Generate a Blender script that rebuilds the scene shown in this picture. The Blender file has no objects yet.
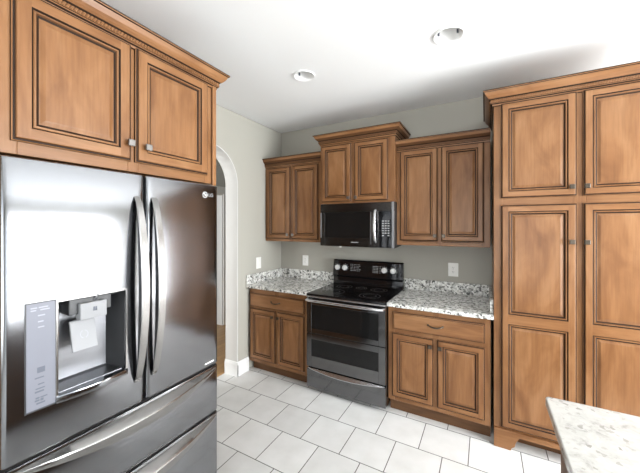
import bpy, bmesh, math, random
from mathutils import Vector, Matrix
random.seed(4)
PI = math.pi
S = bpy.context.scene
COL = S.collection

# ------------------------------------------------------------------ camera
cam_d = bpy.data.cameras.new('camera')
cam = bpy.data.objects.new('camera', cam_d); COL.objects.link(cam)
cam.location = (2.2294, -3.0583, 1.5428)
cam.rotation_euler = (PI / 2, 0, 0.503)
cam_d.sensor_width = 36.0
cam_d.lens = 300.73 / 640 * 36
cam_d.shift_y = -(236.5 - 225.54) / 640
cam_d.clip_start = 0.02
S.camera = cam

# ------------------------------------------------------------------ sky, daylight, exposure
SKY = 1.6
W = bpy.data.worlds.new('world'); S.world = W; W.use_nodes = True
W.node_tree.nodes['Background'].inputs[0].default_value = (0.86, 0.93, 1.0, 1)
W.node_tree.nodes['Background'].inputs[1].default_value = SKY

def area(name, loc, rot, sx, sy, power, color=(1, 1, 1)):
    d = bpy.data.lights.new(name, 'AREA'); d.shape = 'RECTANGLE'
    d.size = sx; d.size_y = sy; d.energy = power; d.color = color
    o = bpy.data.objects.new(name, d); COL.objects.link(o)
    o.location = loc; o.rotation_euler = rot
    return o
# daylight just outside the two windows; an added fill light brightens the hall
area('daylight_side_window', (5.03, -1.55, 1.32), (0, PI / 2 - 0.06, 0), 2.0, 1.9, 195, (0.975, 0.99, 1.0))
area('daylight_glazed_door', (4.1, 0.2, 1.2), (-PI / 2 - 0.2, 0, 0), 1.3, 2.0, 42, (1.0, 0.99, 0.97))
area('daylight_rear_window', (2.3, -5.42, 1.35), (PI / 2 + 0.7, 0, 0), 2.6, 2.1, 38, (1.0, 0.99, 0.97))
area('hall_fill', (-0.75, -3.4, 1.5), (PI / 2, 0, 0), 0.9, 1.6, 28, (1.0, 0.98, 0.95))  # added fill light at the open hall end; no window built there

S.view_settings.view_transform = 'Standard'
S.view_settings.look = 'None'
S.view_settings.gamma = 1.0
S.view_settings.use_curve_mapping = False
S.view_settings.exposure = 0.77
S.cycles.max_bounces = 10
S.cycles.diffuse_bounces = 6
S.cycles.glossy_bounces = 5
S.cycles.use_denoising = True
S.cycles.sample_clamp_indirect = 6.0

# ------------------------------------------------------------------ materials
def new_mat(name):
    m = bpy.data.materials.new(name); m.use_nodes = True
    nt = m.node_tree
    return m, nt, nt.nodes['Principled BSDF']

def plain(name, col, rough=0.5, metal=0.0, spec=0.5, coat=0.0):
    m, nt, b = new_mat(name)
    b.inputs['Base Color'].default_value = (*col, 1)
    b.inputs['Roughness'].default_value = rough
    b.inputs['Metallic'].default_value = metal
    b.inputs['Specular IOR Level'].default_value = spec
    b.inputs['Coat Weight'].default_value = coat
    return m

def N(nt, t, **k):
    n = nt.nodes.new(t)
    for a, v in k.items(): setattr(n, a, v)
    return n

def ramp(nt, stops):
    r = N(nt, 'ShaderNodeValToRGB')
    el = r.color_ramp.elements
    while len(el) < len(stops): el.new(0.5)
    for e, (p, c) in zip(el, stops):
        e.position = p; e.color = (*c, 1)
    return r

def coords(nt, scale, kind='Object', jitter=True):
    tc = N(nt, 'ShaderNodeTexCoord')
    mp = N(nt, 'ShaderNodeMapping')
    mp.inputs['Scale'].default_value = scale
    nt.links.new(tc.outputs[kind], mp.inputs['Vector'])
    if jitter:
        oi = N(nt, 'ShaderNodeObjectInfo')
        ml = N(nt, 'ShaderNodeMath', operation='MULTIPLY'); ml.inputs[1].default_value = 37.0
        nt.links.new(oi.outputs['Random'], ml.inputs[0])
        nt.links.new(ml.outputs[0], mp.inputs['Location'])
    return mp

def wood(name, c_dark, c_mid, c_light, scale=(5, 5, 1.5), rough=0.33):
    m, nt, b = new_mat(name)
    mp = coords(nt, scale)
    n1 = N(nt, 'ShaderNodeTexNoise'); n1.inputs['Scale'].default_value = 1.6
    n1.inputs['Detail'].default_value = 5; n1.inputs['Distortion'].default_value = 0.9
    nt.links.new(mp.outputs[0], n1.inputs['Vector'])
    r1 = ramp(nt, [(0.30, c_dark), (0.5, c_mid), (0.72, c_light)])
    nt.links.new(n1.outputs['Fac'], r1.inputs[0])
    mp2 = coords(nt, tuple(s * 14 if s > 2 else s * 2.5 for s in scale))
    n2 = N(nt, 'ShaderNodeTexNoise'); n2.inputs['Scale'].default_value = 1.5; n2.inputs['Detail'].default_value = 3
    nt.links.new(mp2.outputs[0], n2.inputs['Vector'])
    r2 = ramp(nt, [(0.35, (0.80, 0.78, 0.76)), (0.6, (1, 1, 1))])
    nt.links.new(n2.outputs['Fac'], r2.inputs[0])
    mx = N(nt, 'ShaderNodeMix', data_type='RGBA', blend_type='MULTIPLY'); mx.inputs['Factor'].default_value = 0.6
    nt.links.new(r1.outputs[0], mx.inputs[6]); nt.links.new(r2.outputs[0], mx.inputs[7])
    nt.links.new(mx.outputs[2], b.inputs['Base Color'])
    b.inputs['Roughness'].default_value = rough
    b.inputs['Specular IOR Level'].default_value = 0.3
    return m

M = {}
WD, WM, WL = (0.160, 0.068, 0.025), (0.226, 0.105, 0.042), (0.280, 0.142, 0.064)
M['wood'] = wood('stained_maple', WD, WM, WL)
M['wood_h'] = wood('stained_maple_across', WD, WM, WL, scale=(1.5, 5, 5))
M['glaze'] = plain('glaze_and_shade', (0.020, 0.010, 0.005), 0.6, 0, 0.2)  # real glaze lines, also used as painted shade in door grooves and gaps
M['glaze2'] = plain('brown_glaze', (0.10, 0.043, 0.016), 0.5, 0, 0.25)
M['toe'] = wood('toe_kick_wood', (0.09, 0.042, 0.018), (0.125, 0.06, 0.025), (0.16, 0.077, 0.033), scale=(1.5, 5, 5), rough=0.5)  # toe-kick shade darkened into the wood; island base shares this dark brown
M['pewter'] = plain('pewter', (0.20, 0.19, 0.18), 0.35, 1.0)
M['bronze'] = plain('dark_bronze', (0.09, 0.075, 0.06), 0.3, 1.0)

def steel(name, col, rough, aniso=0.0):
    m, nt, b = new_mat(name)
    b.inputs['Metallic'].default_value = 1.0
    b.inputs['Base Color'].default_value = (*col, 1)
    mp = coords(nt, (3, 3, 260), jitter=False)
    n = N(nt, 'ShaderNodeTexNoise'); n.inputs['Scale'].default_value = 1.0; n.inputs['Detail'].default_value = 2
    nt.links.new(mp.outputs[0], n.inputs['Vector'])
    mr = N(nt, 'ShaderNodeMapRange'); mr.inputs[3].default_value = rough * 0.8; mr.inputs[4].default_value = rough * 1.25
    nt.links.new(n.outputs['Fac'], mr.inputs[0]); nt.links.new(mr.outputs[0], b.inputs['Roughness'])
    return m
M['steel'] = steel('dark_stainless', (0.26, 0.266, 0.28), 0.14)
M['steel_range'] = steel('black_stainless', (0.075, 0.074, 0.073), 0.24)
M['steel_oven'] = steel('black_stainless_oven', (0.17, 0.17, 0.175), 0.13)
M['strip'] = steel('dim_stainless', (0.28, 0.28, 0.29), 0.4)
M['knob_silver'] = plain('silver_knob', (0.72, 0.72, 0.71), 0.35)
M['faint'] = plain('faint_print', (0.045, 0.045, 0.045), 0.3)
M['handle'] = steel('handle_stainless', (0.33, 0.325, 0.32), 0.22)
M['bright_steel'] = steel('bright_stainless', (0.62, 0.62, 0.64), 0.25)
M['case'] = plain('appliance_case', (0.035, 0.033, 0.033), 0.45)
M['gasket'] = plain('black_gasket', (0.008, 0.008, 0.008), 0.6)
M['glass_black'] = plain('black_glass', (0.006, 0.006, 0.007), 0.06, 0, 0.6)
M['oven_glass'] = plain('oven_window_glass', (0.008, 0.008, 0.008), 0.08, 0, 0.3)
M['grey_plastic'] = plain('grey_plastic', (0.30, 0.31, 0.33), 0.4)
M['light_panel'] = plain('silver_control_panel', (0.19, 0.197, 0.23), 0.4, 0, 0.3)
M['silver'] = plain('silver_plastic', (0.27, 0.275, 0.285), 0.4, 0, 0.3)
M['print_dark'] = plain('dark_print', (0.10, 0.11, 0.14), 0.5)
M['print_mid'] = plain('grey_print', (0.30, 0.31, 0.35), 0.5)
M['print_white'] = plain('white_print', (0.75, 0.75, 0.75), 0.5)
M['print_grey'] = plain('pale_print', (0.32, 0.32, 0.32), 0.5)
M['recess'] = steel('recess_metal', (0.25, 0.255, 0.27), 0.35)
M['dark_plastic'] = plain('dark_plastic', (0.03, 0.031, 0.033), 0.35)
M['white_plastic'] = plain('white_plastic', (0.80, 0.80, 0.77), 0.4)
M['slot'] = plain('outlet_slot', (0.12, 0.12, 0.11), 0.6)
M['trim_white'] = plain('white_trim_paint', (0.78, 0.785, 0.78), 0.4)
M['arch_paint'] = plain('arch_lining_paint', (0.58, 0.58, 0.565), 0.5)
M['can_inner'] = plain('can_reflector', (0.72, 0.72, 0.71), 0.35)
M['lamp_off'] = plain('lamp_glass', (0.78, 0.78, 0.76), 0.3)

def paint(name, col, rough=0.75):
    m, nt, b = new_mat(name)
    mp = coords(nt, (1, 1, 1), jitter=False)
    n = N(nt, 'ShaderNodeTexNoise'); n.inputs['Scale'].default_value = 140; n.inputs['Detail'].default_value = 2
    nt.links.new(mp.outputs[0], n.inputs['Vector'])
    bp = N(nt, 'ShaderNodeBump'); bp.inputs['Strength'].default_value = 0.05; bp.inputs['Distance'].default_value = 0.002
    nt.links.new(n.outputs['Fac'], bp.inputs['Height']); nt.links.new(bp.outputs[0], b.inputs['Normal'])
    b.inputs['Base Color'].default_value = (*col, 1); b.inputs['Roughness'].default_value = rough
    b.inputs['Specular IOR Level'].default_value = 0.3
    return m
M['wall'] = paint('greige_wall_paint', (0.40, 0.39, 0.345))
M['ceiling'] = paint('white_ceiling_paint', (0.78, 0.79, 0.79), 0.85)
M['hall_wall'] = paint('hall_wall_paint', (0.50, 0.51, 0.49))

# floor tile: 0.308 m squares in running bond
m, nt, b = new_mat('ceramic_floor_tile')
tc = N(nt, 'ShaderNodeTexCoord'); mp = N(nt, 'ShaderNodeMapping')
T = 0.3078
mp.inputs['Location'].default_value = (-0.2841 + 20 * T, 0.6038 + 40 * T, 0)
nt.links.new(tc.outputs['Object'], mp.inputs['Vector'])
br = N(nt, 'ShaderNodeTexBrick'); br.offset = 0.5; br.offset_frequency = 2; br.squash = 1
br.inputs['Scale'].default_value = 1.0
br.inputs['Brick Width'].default_value = T; br.inputs['Row Height'].default_value = T
br.inputs['Mortar Size'].default_value = 0.0032; br.inputs['Mortar Smooth'].default_value = 0.15
br.inputs['Bias'].default_value = 0.0
br.inputs['Color1'].default_value = (0.65, 0.65, 0.64, 1); br.inputs['Color2'].default_value = (0.71, 0.71, 0.70, 1)
br.inputs['Mortar'].default_value = (0.10, 0.098, 0.092, 1)
nt.links.new(mp.outputs[0], br.inputs['Vector'])
n1 = N(nt, 'ShaderNodeTexNoise'); n1.inputs['Scale'].default_value = 7; n1.inputs['Detail'].default_value = 6
nt.links.new(tc.outputs['Object'], n1.inputs['Vector'])
r1 = ramp(nt, [(0.3, (0.90, 0.90, 0.89)), (0.65, (1, 1, 1))]); nt.links.new(n1.outputs['Fac'], r1.inputs[0])
mx = N(nt, 'ShaderNodeMix', data_type='RGBA', blend_type='MULTIPLY'); mx.inputs['Factor'].default_value = 1
nt.links.new(br.outputs['Color'], mx.inputs[6]); nt.links.new(r1.outputs[0], mx.inputs[7])
nt.links.new(mx.outputs[2], b.inputs['Base Color'])
bp = N(nt, 'ShaderNodeBump'); bp.inputs['Strength'].default_value = 0.5; bp.inputs['Distance'].default_value = 0.003; bp.invert = True
nt.links.new(br.outputs['Fac'], bp.inputs['Height']); nt.links.new(bp.outputs[0], b.inputs['Normal'])
b.inputs['Roughness'].default_value = 0.42
b.inputs['Specular IOR Level'].default_value = 0.35
M['tile'] = m

# hall boards
m, nt, b = new_mat('oak_floor_boards')
tc = N(nt, 'ShaderNodeTexCoord'); mp = N(nt, 'ShaderNodeMapping'); mp.inputs['Location'].default_value = (30, 30, 0)
mp.inputs['Rotation'].default_value = (0, 0, PI / 2)
nt.links.new(tc.outputs['Object'], mp.inputs['Vector'])
br = N(nt, 'ShaderNodeTexBrick'); br.offset = 0.37; br.inputs['Scale'].default_value = 1
br.inputs['Brick Width'].default_value = 0.9; br.inputs['Row Height'].default_value = 0.083
br.inputs['Mortar Size'].default_value = 0.0015
br.inputs['Color1'].default_value = (0.50, 0.30, 0.13, 1); br.inputs['Color2'].default_value = (0.38, 0.22, 0.095, 1)
br.inputs['Mortar'].default_value = (0.08, 0.04, 0.02, 1)
nt.links.new(mp.outputs[0], br.inputs['Vector']); nt.links.new(br.outputs['Color'], b.inputs['Base Color'])
b.inputs['Roughness'].default_value = 0.4
M['boards'] = m

def granite(name, white):
    m, nt, b = new_mat(name)
    mp = coords(nt, (1, 1, 1), jitter=False)
    def noise(scale, detail, rough=0.6, dist=0.0):
        n = N(nt, 'ShaderNodeTexNoise'); n.inputs['Scale'].default_value = scale; n.inputs['Detail'].default_value = detail
        n.inputs['Roughness'].default_value = rough; n.inputs['Distortion'].default_value = dist
        nt.links.new(mp.outputs[0], n.inputs['Vector']); return n
    a = noise(26 if not white else 17, 6, 0.7, 0.6)
    if white: ra = ramp(nt, [(0.32, (0.33, 0.33, 0.315)), (0.42, (0.45, 0.45, 0.43)), (0.54, (0.50, 0.50, 0.48))])
    else: ra = ramp(nt, [(0.34, (0.24, 0.24, 0.23)), (0.45, (0.56, 0.56, 0.54)), (0.55, (0.80, 0.80, 0.775))])
    nt.links.new(a.outputs['Fac'], ra.inputs[0])
    v = N(nt, 'ShaderNodeTexVoronoi'); v.inputs['Scale'].default_value = 74 if not white else 80
    nt.links.new(mp.outputs[0], v.inputs['Vector'])
    sep = N(nt, 'ShaderNodeSeparateColor'); nt.links.new(v.outputs['Color'], sep.inputs[0])
    if white: rv = ramp(nt, [(0.0, (0.55, 0.54, 0.52)), (0.06, (0.80, 0.79, 0.77)), (0.14, (0.96, 0.96, 0.95)), (0.6, (1, 1, 1))])
    else: rv = ramp(nt, [(0.0, (0.05, 0.05, 0.05)), (0.09, (0.25, 0.25, 0.24)), (0.20, (0.72, 0.72, 0.69)), (0.45, (1.0, 1.0, 1.0))])
    rv.color_ramp.interpolation = 'CONSTANT' if not white else 'LINEAR'
    nt.links.new(sep.outputs[0], rv.inputs[0])
    mx = N(nt, 'ShaderNodeMix', data_type='RGBA', blend_type='MULTIPLY'); mx.inputs['Factor'].default_value = 0.9
    nt.links.new(ra.outputs[0], mx.inputs[6]); nt.links.new(rv.outputs[0], mx.inputs[7])
    nt.links.new(mx.outputs[2], b.inputs['Base Color'])
    b.inputs['Roughness'].default_value = 0.16
    return m
M['granite'] = granite('speckled_granite', False)
M['granite_island'] = granite('pale_granite', True)

# window pane: clear glass that lets daylight straight through
m, nt, b = new_mat('window_glass')
tr = N(nt, 'ShaderNodeBsdfTransparent'); gl = N(nt, 'ShaderNodeBsdfGlossy'); gl.inputs['Roughness'].default_value = 0.02
ms = N(nt, 'ShaderNodeMixShader'); ms.inputs[0].default_value = 0.06
nt.links.new(tr.outputs[0], ms.inputs[1]); nt.links.new(gl.outputs[0], ms.inputs[2])
nt.links.new(ms.outputs[0], nt.nodes['Material Output'].inputs['Surface'])
M['pane'] = m

# ------------------------------------------------------------------ mesh helpers
class MB:
    def __init__(s): s.v = []; s.f = []; s.m = []
    def add(s, vs, fs, m=0):
        o = len(s.v); s.v += [tuple(p) for p in vs]
        for f in fs: s.f.append(tuple(i + o for i in f)); s.m.append(m)
        return s
    def box(s, x0, x1, y0, y1, z0, z1, m=0):
        x0, x1 = sorted((x0, x1)); y0, y1 = sorted((y0, y1)); z0, z1 = sorted((z0, z1))
        vs = [(x0,y0,z0),(x1,y0,z0),(x1,y1,z0),(x0,y1,z0),(x0,y0,z1),(x1,y0,z1),(x1,y1,z1),(x0,y1,z1)]
        return s.add(vs, [(0,3,2,1),(4,5,6,7),(0,1,5,4),(1,2,6,5),(2,3,7,6),(3,0,4,7)], m)
    def prism(s, poly, axis, a, b, m=0):
        """poly in the two remaining axes in order (xy, xz, yz), extruded along axis"""
        n = len(poly)
        def P(p, t):
            return {'x': (t, p[0], p[1]), 'y': (p[0], t, p[1]), 'z': (p[0], p[1], t)}[axis]
        vs = [P(p, a) for p in poly] + [P(p, b) for p in poly]
        fs = [tuple(range(n)), tuple(range(2 * n - 1, n - 1, -1))]
        fs += [(i, i + n, (i + 1) % n + n, (i + 1) % n) for i in range(n)]
        return s.add(vs, fs, m)
    def tube(s, pts, radii, n=12, m=0, cap=True, squash=1.0, up=(0, 0, 1)):
        pts = [Vector(p) for p in pts]
        if not isinstance(radii, (list, tuple)): radii = [radii] * len(pts)
        o = len(s.v); k = len(pts); up = Vector(up)
        for i, p in enumerate(pts):
            d = (pts[min(i + 1, k - 1)] - pts[max(i - 1, 0)]).normalized()
            a = d.cross(up)
            if a.length < 1e-4: a = d.cross(Vector((1, 0, 0)))
            a.normalize(); b_ = a.cross(d).normalized()
            for j in range(n):
                t = 2 * PI * j / n
                s.v.append(tuple(p + a * (math.cos(t) * radii[i]) + b_ * (math.sin(t) * radii[i] * squash)))
        for i in range(k - 1):
            for j in range(n):
                s.f.append((o + i*n + j, o + i*n + (j+1) % n, o + (i+1)*n + (j+1) % n, o + (i+1)*n + j)); s.m.append(m)
        if cap:
            s.f.append(tuple(o + j for j in range(n))[::-1]); s.m.append(m)
            s.f.append(tuple(o + (k-1)*n + j for j in range(n))); s.m.append(m)
        return s
    def lathe(s, prof, c, axis, n=28, m=0, cap=True):
        """prof = [(r, t)], t along axis"""
        c = Vector(c); ax = {'x': Vector((1,0,0)), 'y': Vector((0,1,0)), 'z': Vector((0,0,1))}[axis]
        a = {'x': Vector((0,1,0)), 'y': Vector((1,0,0)), 'z': Vector((1,0,0))}[axis]; b_ = ax.cross(a)
        o = len(s.v); ms = m if isinstance(m, (list, tuple)) else [m] * len(prof)
        for r, t in prof:
            for j in range(n):
                th = 2 * PI * j / n
                s.v.append(tuple(c + ax * t + a * (math.cos(th) * r) + b_ * (math.sin(th) * r)))
        for i in range(len(prof) - 1):
            for j in range(n):
                s.f.append((o + i*n + j, o + i*n + (j+1) % n, o + (i+1)*n + (j+1) % n, o + (i+1)*n + j)); s.m.append(ms[i])
        if cap:
            s.f.append(tuple(o + j for j in range(n))); s.m.append(ms[0])
            s.f.append(tuple(o + (len(prof)-1)*n + j for j in range(n))); s.m.append(ms[-1])
        return s
    def build(s, name, mats, parent=None, loc=(0, 0, 0), smooth=False, bevel=0.0, seg=2):
        me = bpy.data.meshes.new(name)
        me.from_pydata(s.v, [], s.f)
        for mm in (mats if isinstance(mats, (list, tuple)) else [mats]): me.materials.append(M[mm] if isinstance(mm, str) else mm)
        for p, mi in zip(me.polygons, s.m): p.material_index = mi; p.use_smooth = bool(smooth)
        bm = bmesh.new(); bm.from_mesh(me)
        bmesh.ops.recalc_face_normals(bm, faces=bm.faces); bm.to_mesh(me); bm.free()
        o = bpy.data.objects.new(name, me); COL.objects.link(o)
        o.location = loc
        if parent: o.parent = parent
        if bevel:
            b = o.modifiers.new('edge', 'BEVEL'); b.width = bevel; b.segments = seg; b.limit_method = 'ANGLE'; b.angle_limit = math.radians(40)
        if smooth == 'auto':
            e = o.modifiers.new('sharp', 'EDGE_SPLIT'); e.split_angle = math.radians(35)
        return o

def thing(name, label, cat, loc=(0, 0, 0), rz=0.0, group=None):
    o = bpy.data.objects.new(name, None); COL.objects.link(o)
    o.empty_display_size = 0.1
    o.location = loc; o.rotation_euler = (0, 0, rz)
    o['label'] = label; o['category'] = cat
    if group: o['group'] = group
    return o
def tag(o, label, cat, group=None):
    o['label'] = label; o['category'] = cat
    if group: o['group'] = group
    return o
def struct(o):
    o['kind'] = 'structure'; return o

# ------------------------------------------------------------------ the room
H = 2.695
RX, RY = 4.85, -5.25            # right wall, rear wall
def wall_with_holes(name, axis, t0, t1, a0, a1, holes, mat='wall'):
    """wall slab, thickness t0..t1 on axis, running a0..a1, rectangular holes (a,b,z0,z1)"""
    mb = MB()
    def bx(p0, p1, z0, z1):
        if p1 - p0 < 1e-6 or z1 - z0 < 1e-6: return
        if axis == 'x': mb.box(t0, t1, p0, p1, z0, z1)
        else: mb.box(p0, p1, t0, t1, z0, z1)
    cur = a0
    for (h0, h1, z0, z1) in sorted(holes):
        bx(cur, h0, 0, H); bx(h0, h1, 0, z0); bx(h0, h1, z1, H); cur = h1
    bx(cur, a1, 0, H)
    return struct(mb.build(name, mat))

# tile floor stops at the left wall line; boards carry on through the arch
struct(MB().box(-0.16, RX + 0.12, RY - 0.12, 0.12, -0.08, 0).build('floor', 'tile'))
struct(MB().box(-4.2, -0.16, -3.4, 2.2, -0.08, 0).build('floor_hall', 'boards'))
struct(MB().box(-4.2, RX + 0.12, RY - 0.12, 2.2, H, H + 0.1).build('ceiling', 'ceiling'))

# left wall with round-topped passage
AY0, AR, ASP = -0.758, 0.36, 1.958
poly = [(0, 0), (AY0, 0)]
for i in range(0, 33):
    t = PI * i / 32
    poly.append((AY0 - AR + AR * math.cos(t), ASP + AR * math.sin(t)))
poly += [(AY0 - 2 * AR, 0), (RY, 0), (RY, H), (0, H)]
struct(MB().prism(poly, 'x', -0.16, 0).build('wall_left', 'wall', bevel=0.012, seg=3))
wall_with_holes('wall_back', 'y', 0, 0.12, -0.16, RX + 0.12, [(3.45, 4.72, 0.04, 2.2)])
wall_with_holes('wall_right', 'x', RX, RX + 0.12, RY, 0, [(-4.5, -0.55, 0.12, 2.35)])
wall_with_holes('wall_rear', 'y', RY - 0.12, RY, -0.16, RX + 0.12, [(1.0, 3.6, 0.3, 2.4)])
# white painted lining of the arch
poly = [(AY0, 0)]
for i in range(0, 33):
    t = PI * i / 32
    poly.append((AY0 - AR + AR * math.cos(t), ASP + AR * math.sin(t)))
poly += [(AY0 - 2 * AR, 0), (AY0 - 2 * AR + 0.012, 0)]
for i in range(32, -1, -1):
    t = PI * i / 32
    poly.append((AY0 - AR + (AR - 0.012) * math.cos(t), ASP + (AR - 0.012) * math.sin(t)))
poly += [(AY0 - 0.012, 0)]
struct(MB().prism(poly, 'x', -0.163, 0.004).build('trim_arch', 'arch_paint', bevel=0.003))
# baseboards
mb = MB()
prof = [(0, 0), (0.016, 0), (0.016, 0.115), (0.010, 0.135), (0.006, 0.145), (0, 0.145)]
mb.prism([(x + 0.004, z) for x, z in prof], 'y', -0.613, AY0 - 0.024)
mb.prism([(AY0 - 0.012 - x * 0.8, z) for x, z in prof], 'x', -0.163, 0.020)
struct(mb.build('baseboard_left', 'trim_white'))
# windows outside the frame: casing, sashes with glazing bars, panes
def window(idx, axis, t, a0, a1, z0, z1, nx, nz, sgn):
    fr = MB(); pn = MB()
    def bx(mb, p0, p1, q0, q1, d0, d1):
        if axis == 'x': mb.box(t + d0, t + d1, p0, p1, q0, q1)
        else: mb.box(p0, p1, t + d0, t + d1, q0, q1)
    c = 0.09
    i0, i1 = (-0.018, -0.001) if sgn > 0 else (0.001, 0.018)
    bx(fr, a0 - c, a0, z0 - c, z1 + c, i0, i1); bx(fr, a1, a1 + c, z0 - c, z1 + c, i0, i1)
    bx(fr, a0, a1, z1, z1 + c, i0, i1); bx(fr, a0, a1, z0 - c, z0, i0, i1)
    s0, s1 = (0.04, 0.08) if sgn > 0 else (-0.08, -0.04)
    e = 0.045
    bx(fr, a0, a0 + e, z0, z1, s0, s1); bx(fr, a1 - e, a1, z0, z1, s0, s1)
    bx(fr, a0 + e, a1 - e, z1 - e, z1, s0, s1); bx(fr, a0 + e, a1 - e, z0, z0 + e, s0, s1)
    for k in range(1, nx):
        x = a0 + (a1 - a0) * k / nx; w = 0.045 if k % 2 == 0 else 0.012
        bx(fr, x - w, x + w, z0 + e, z1 - e, s0 + 0.008, s1 - 0.008)
    for k in range(1, nz):
        z = z0 + (z1 - z0) * k / nz
        bx(fr, a0 + e, a1 - e, z - 0.012, z + 0.012, s0 + 0.01, s1 - 0.01)
    bx(pn, a0 + e, a1 - e, z0 + e, z1 - e, (s0 + s1) / 2 - 0.002, (s0 + s1) / 2 + 0.002)
    f = struct(fr.build('window_%d' % idx, 'trim_white'))
    pn.build('pane', 'pane', f)
window(1, 'x', RX, -4.5, -0.55, 0.12, 2.35, 6, 4, 1)
window(3, 'y', 0.0, 3.45, 4.72, 0.04, 2.2, 2, 3, 1)
window(2, 'y', RY, 1.0, 3.6, 0.3, 2.4, 4, 4, -1)

# the hall beyond the arch
HX = -1.33
DY1, DY0 = 0.296, -0.55
wall_with_holes('wall_hall', 'x', HX - 0.12, HX, -3.4, 2.2, [(DY0, DY1, 0, 2.03)], 'hall_wall')
struct(MB().box(-4.2, -0.16, 2.2, 2.3, 0, H).build('wall_hall_end', 'hall_wall'))
struct(MB().box(-3.0, -2.9, -3.4, 2.2, 0, H).build('wall_far_room', 'hall_wall'))
struct(MB().box(-0.16, -0.05, 0.12, 2.2, 0, H).build('wall_hall_side', 'hall_wall'))
mb = MB()
mb.box(HX, HX + 0.018, DY1, DY1 + 0.095, 0, 2.14); mb.box(HX, HX + 0.018, DY0 - 0.095, DY0, 0, 2.14)
mb.box(HX, HX + 0.018, DY0, DY1, 2.03, 2.14)
mb.box(HX - 0.12, HX, DY1 - 0.02, DY1 + 0.0, 0, 2.03); mb.box(HX - 0.12, HX, DY0, DY0 + 0.02, 0, 2.03); mb.box(HX - 0.12, HX, DY0 + 0.02, DY1 - 0.02, 2.01, 2.03)
struct(mb.build('trim_hall_door', 'trim_white', bevel=0.003))
struct(MB().prism([(HX + x, z) for x, z in prof], 'y', DY1 + 0.095, 2.2).build('baseboard_hall', 'trim_white'))
# white panelled door standing open into the far room, with its hinge
ld = MB()
ld.box(0, 0.78, -0.035, 0, 0.01, 2.0)
for z0, z1 in ((0.12, 0.9), (1.05, 1.88)):
    for x0, x1 in ((0.09, 0.36), (0.43, 0.70)):
        ld.box(x0, x1, -0.041, 0.006, z0, z1)
dr = ld.build('door_1', 'trim_white', loc=(HX - 0.09, DY1 - 0.022, 0), bevel=0.004)
dr.rotation_euler = (0, 0, PI - 0.10); struct(dr)
hg = MB()
for z in (0.25, 1.15, 1.80): hg.box(-0.006, 0.008, -0.040, -0.034, z - 0.045, z + 0.045)
hg.build('hinge', 'bronze', dr)

# ------------------------------------------------------------------ cabinet parts (local frame: x to the right, -y to the front)
def door_mesh(w, h, openings, th=0.020, arch=0.0):
    """frame with stepped edges in dark glaze and gap shade; openings = [(x0,x1,z0,z1)]; front looks to -y, back at y=0"""
    mb = MB()
    # outer edge rings (inset, depth)
    R = [(0, 0), (0, -0.008), (0.003, -0.011), (0.0085, -0.0118), (0.0105, -0.018), (0.013, -th)]
    mats = [1, 0, 1, 3, 0]  # dark edge rings: real glaze, widened to paint in the gap shade
    def ring(i, d): return [(i, d, i), (w - i, d, i), (w - i, d, h - i), (i, d, h - i)]
    pts = []
    for i, d in R: pts += ring(i, d)
    for k in range(len(R) - 1):
        fs = [(4*k + j, 4*k + (j+1) % 4, 4*k + 4 + (j+1) % 4, 4*k + 4 + j) for j in range(4)]
        o = len(mb.v)
        mb.add(pts[4*k:4*k+8], [(j, (j+1) % 4, 4 + (j+1) % 4, 4 + j) for j in range(4)], mats[k])
    mb.add(ring(0, 0), [(0, 3, 2, 1)], 0)
    e = 0.013
    x0, x1 = openings[0][0], openings[0][1]
    def q(a, b, c, d, m=0):
        mb.add([(a, -th, c), (b, -th, c), (b, -th, d), (a, -th, d)], [(0, 1, 2, 3)], m)
    q(e, x0, e, h - e); q(x1, w - e, e, h - e)
    zs = [e] + [z for o in openings for z in (o[2], o[3])] + [h - e]
    for k in range(0, len(zs), 2): q(x0, x1, zs[k], zs[k+1], 2)
    # the moulding round each opening
    I = [(0, -th), (0.0055, -th + 0.006), (0.0080, -th + 0.0035), (0.0125, -th + 0.0035), (0.0160, -th + 0.0085), (0.0225, -th + 0.0125)]
    im = [1, 0, 0, 3, 1]  # real glaze lines, thickened to hold the groove shadow
    for (a, b, c, d) in openings:
        for k in range(len(I) - 1):
            r = []
            for i, dd in (I[k], I[k+1]):
                r += [(a + i, dd, c + i), (b - i, dd, c + i), (b - i, dd, d - i), (a + i, dd, d - i)]
            mb.add(r, [(j, (j+1) % 4, 4 + (j+1) % 4, 4 + j) for j in range(4)], im[k])
    return mb
def panel_mesh(a, b, c, d, th=0.020):
    """centre panel with a raised field"""
    mb = MB(); s = 0.0225
    I = [(s, -th + 0.0125), (s + 0.004, -th + 0.0125), (s + 0.016, -th + 0.008), (s + 0.018, -th + 0.0075)]
    im = [0, 0, 0]
    for k in range(len(I) - 1):
        r = []
        for i, dd in (I[k], I[k+1]):
            r += [(a + i, dd, c + i), (b - i, dd, c + i), (b - i, dd, d - i), (a + i, dd, d - i)]
        mb.add(r, [(j, (j+1) % 4, 4 + (j+1) % 4, 4 + j) for j in range(4)], im[k])
    i, dd = I[-1]
    mb.add([(a + i, dd, c + i), (b - i, dd, c + i), (b - i, dd, d - i), (a + i, dd, d - i)], [(0, 1, 2, 3)], 0)
    return mb
def knob(parent, x, z, y=-0.020, mat='pewter', s=1.15):
    mb = MB()
    mb.lathe([(0.007 * s, 0), (0.005 * s, -0.004), (0.0045 * s, -0.012), (0.006 * s, -0.016)], (x, y, z), 'y', 12)
    mb.box(x - 0.0125 * s, x + 0.0125 * s, y - 0.026, y - 0.015, z - 0.0125 * s, z + 0.0125 * s)
    return mb.build('knob', mat, parent, bevel=0.003)
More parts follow.
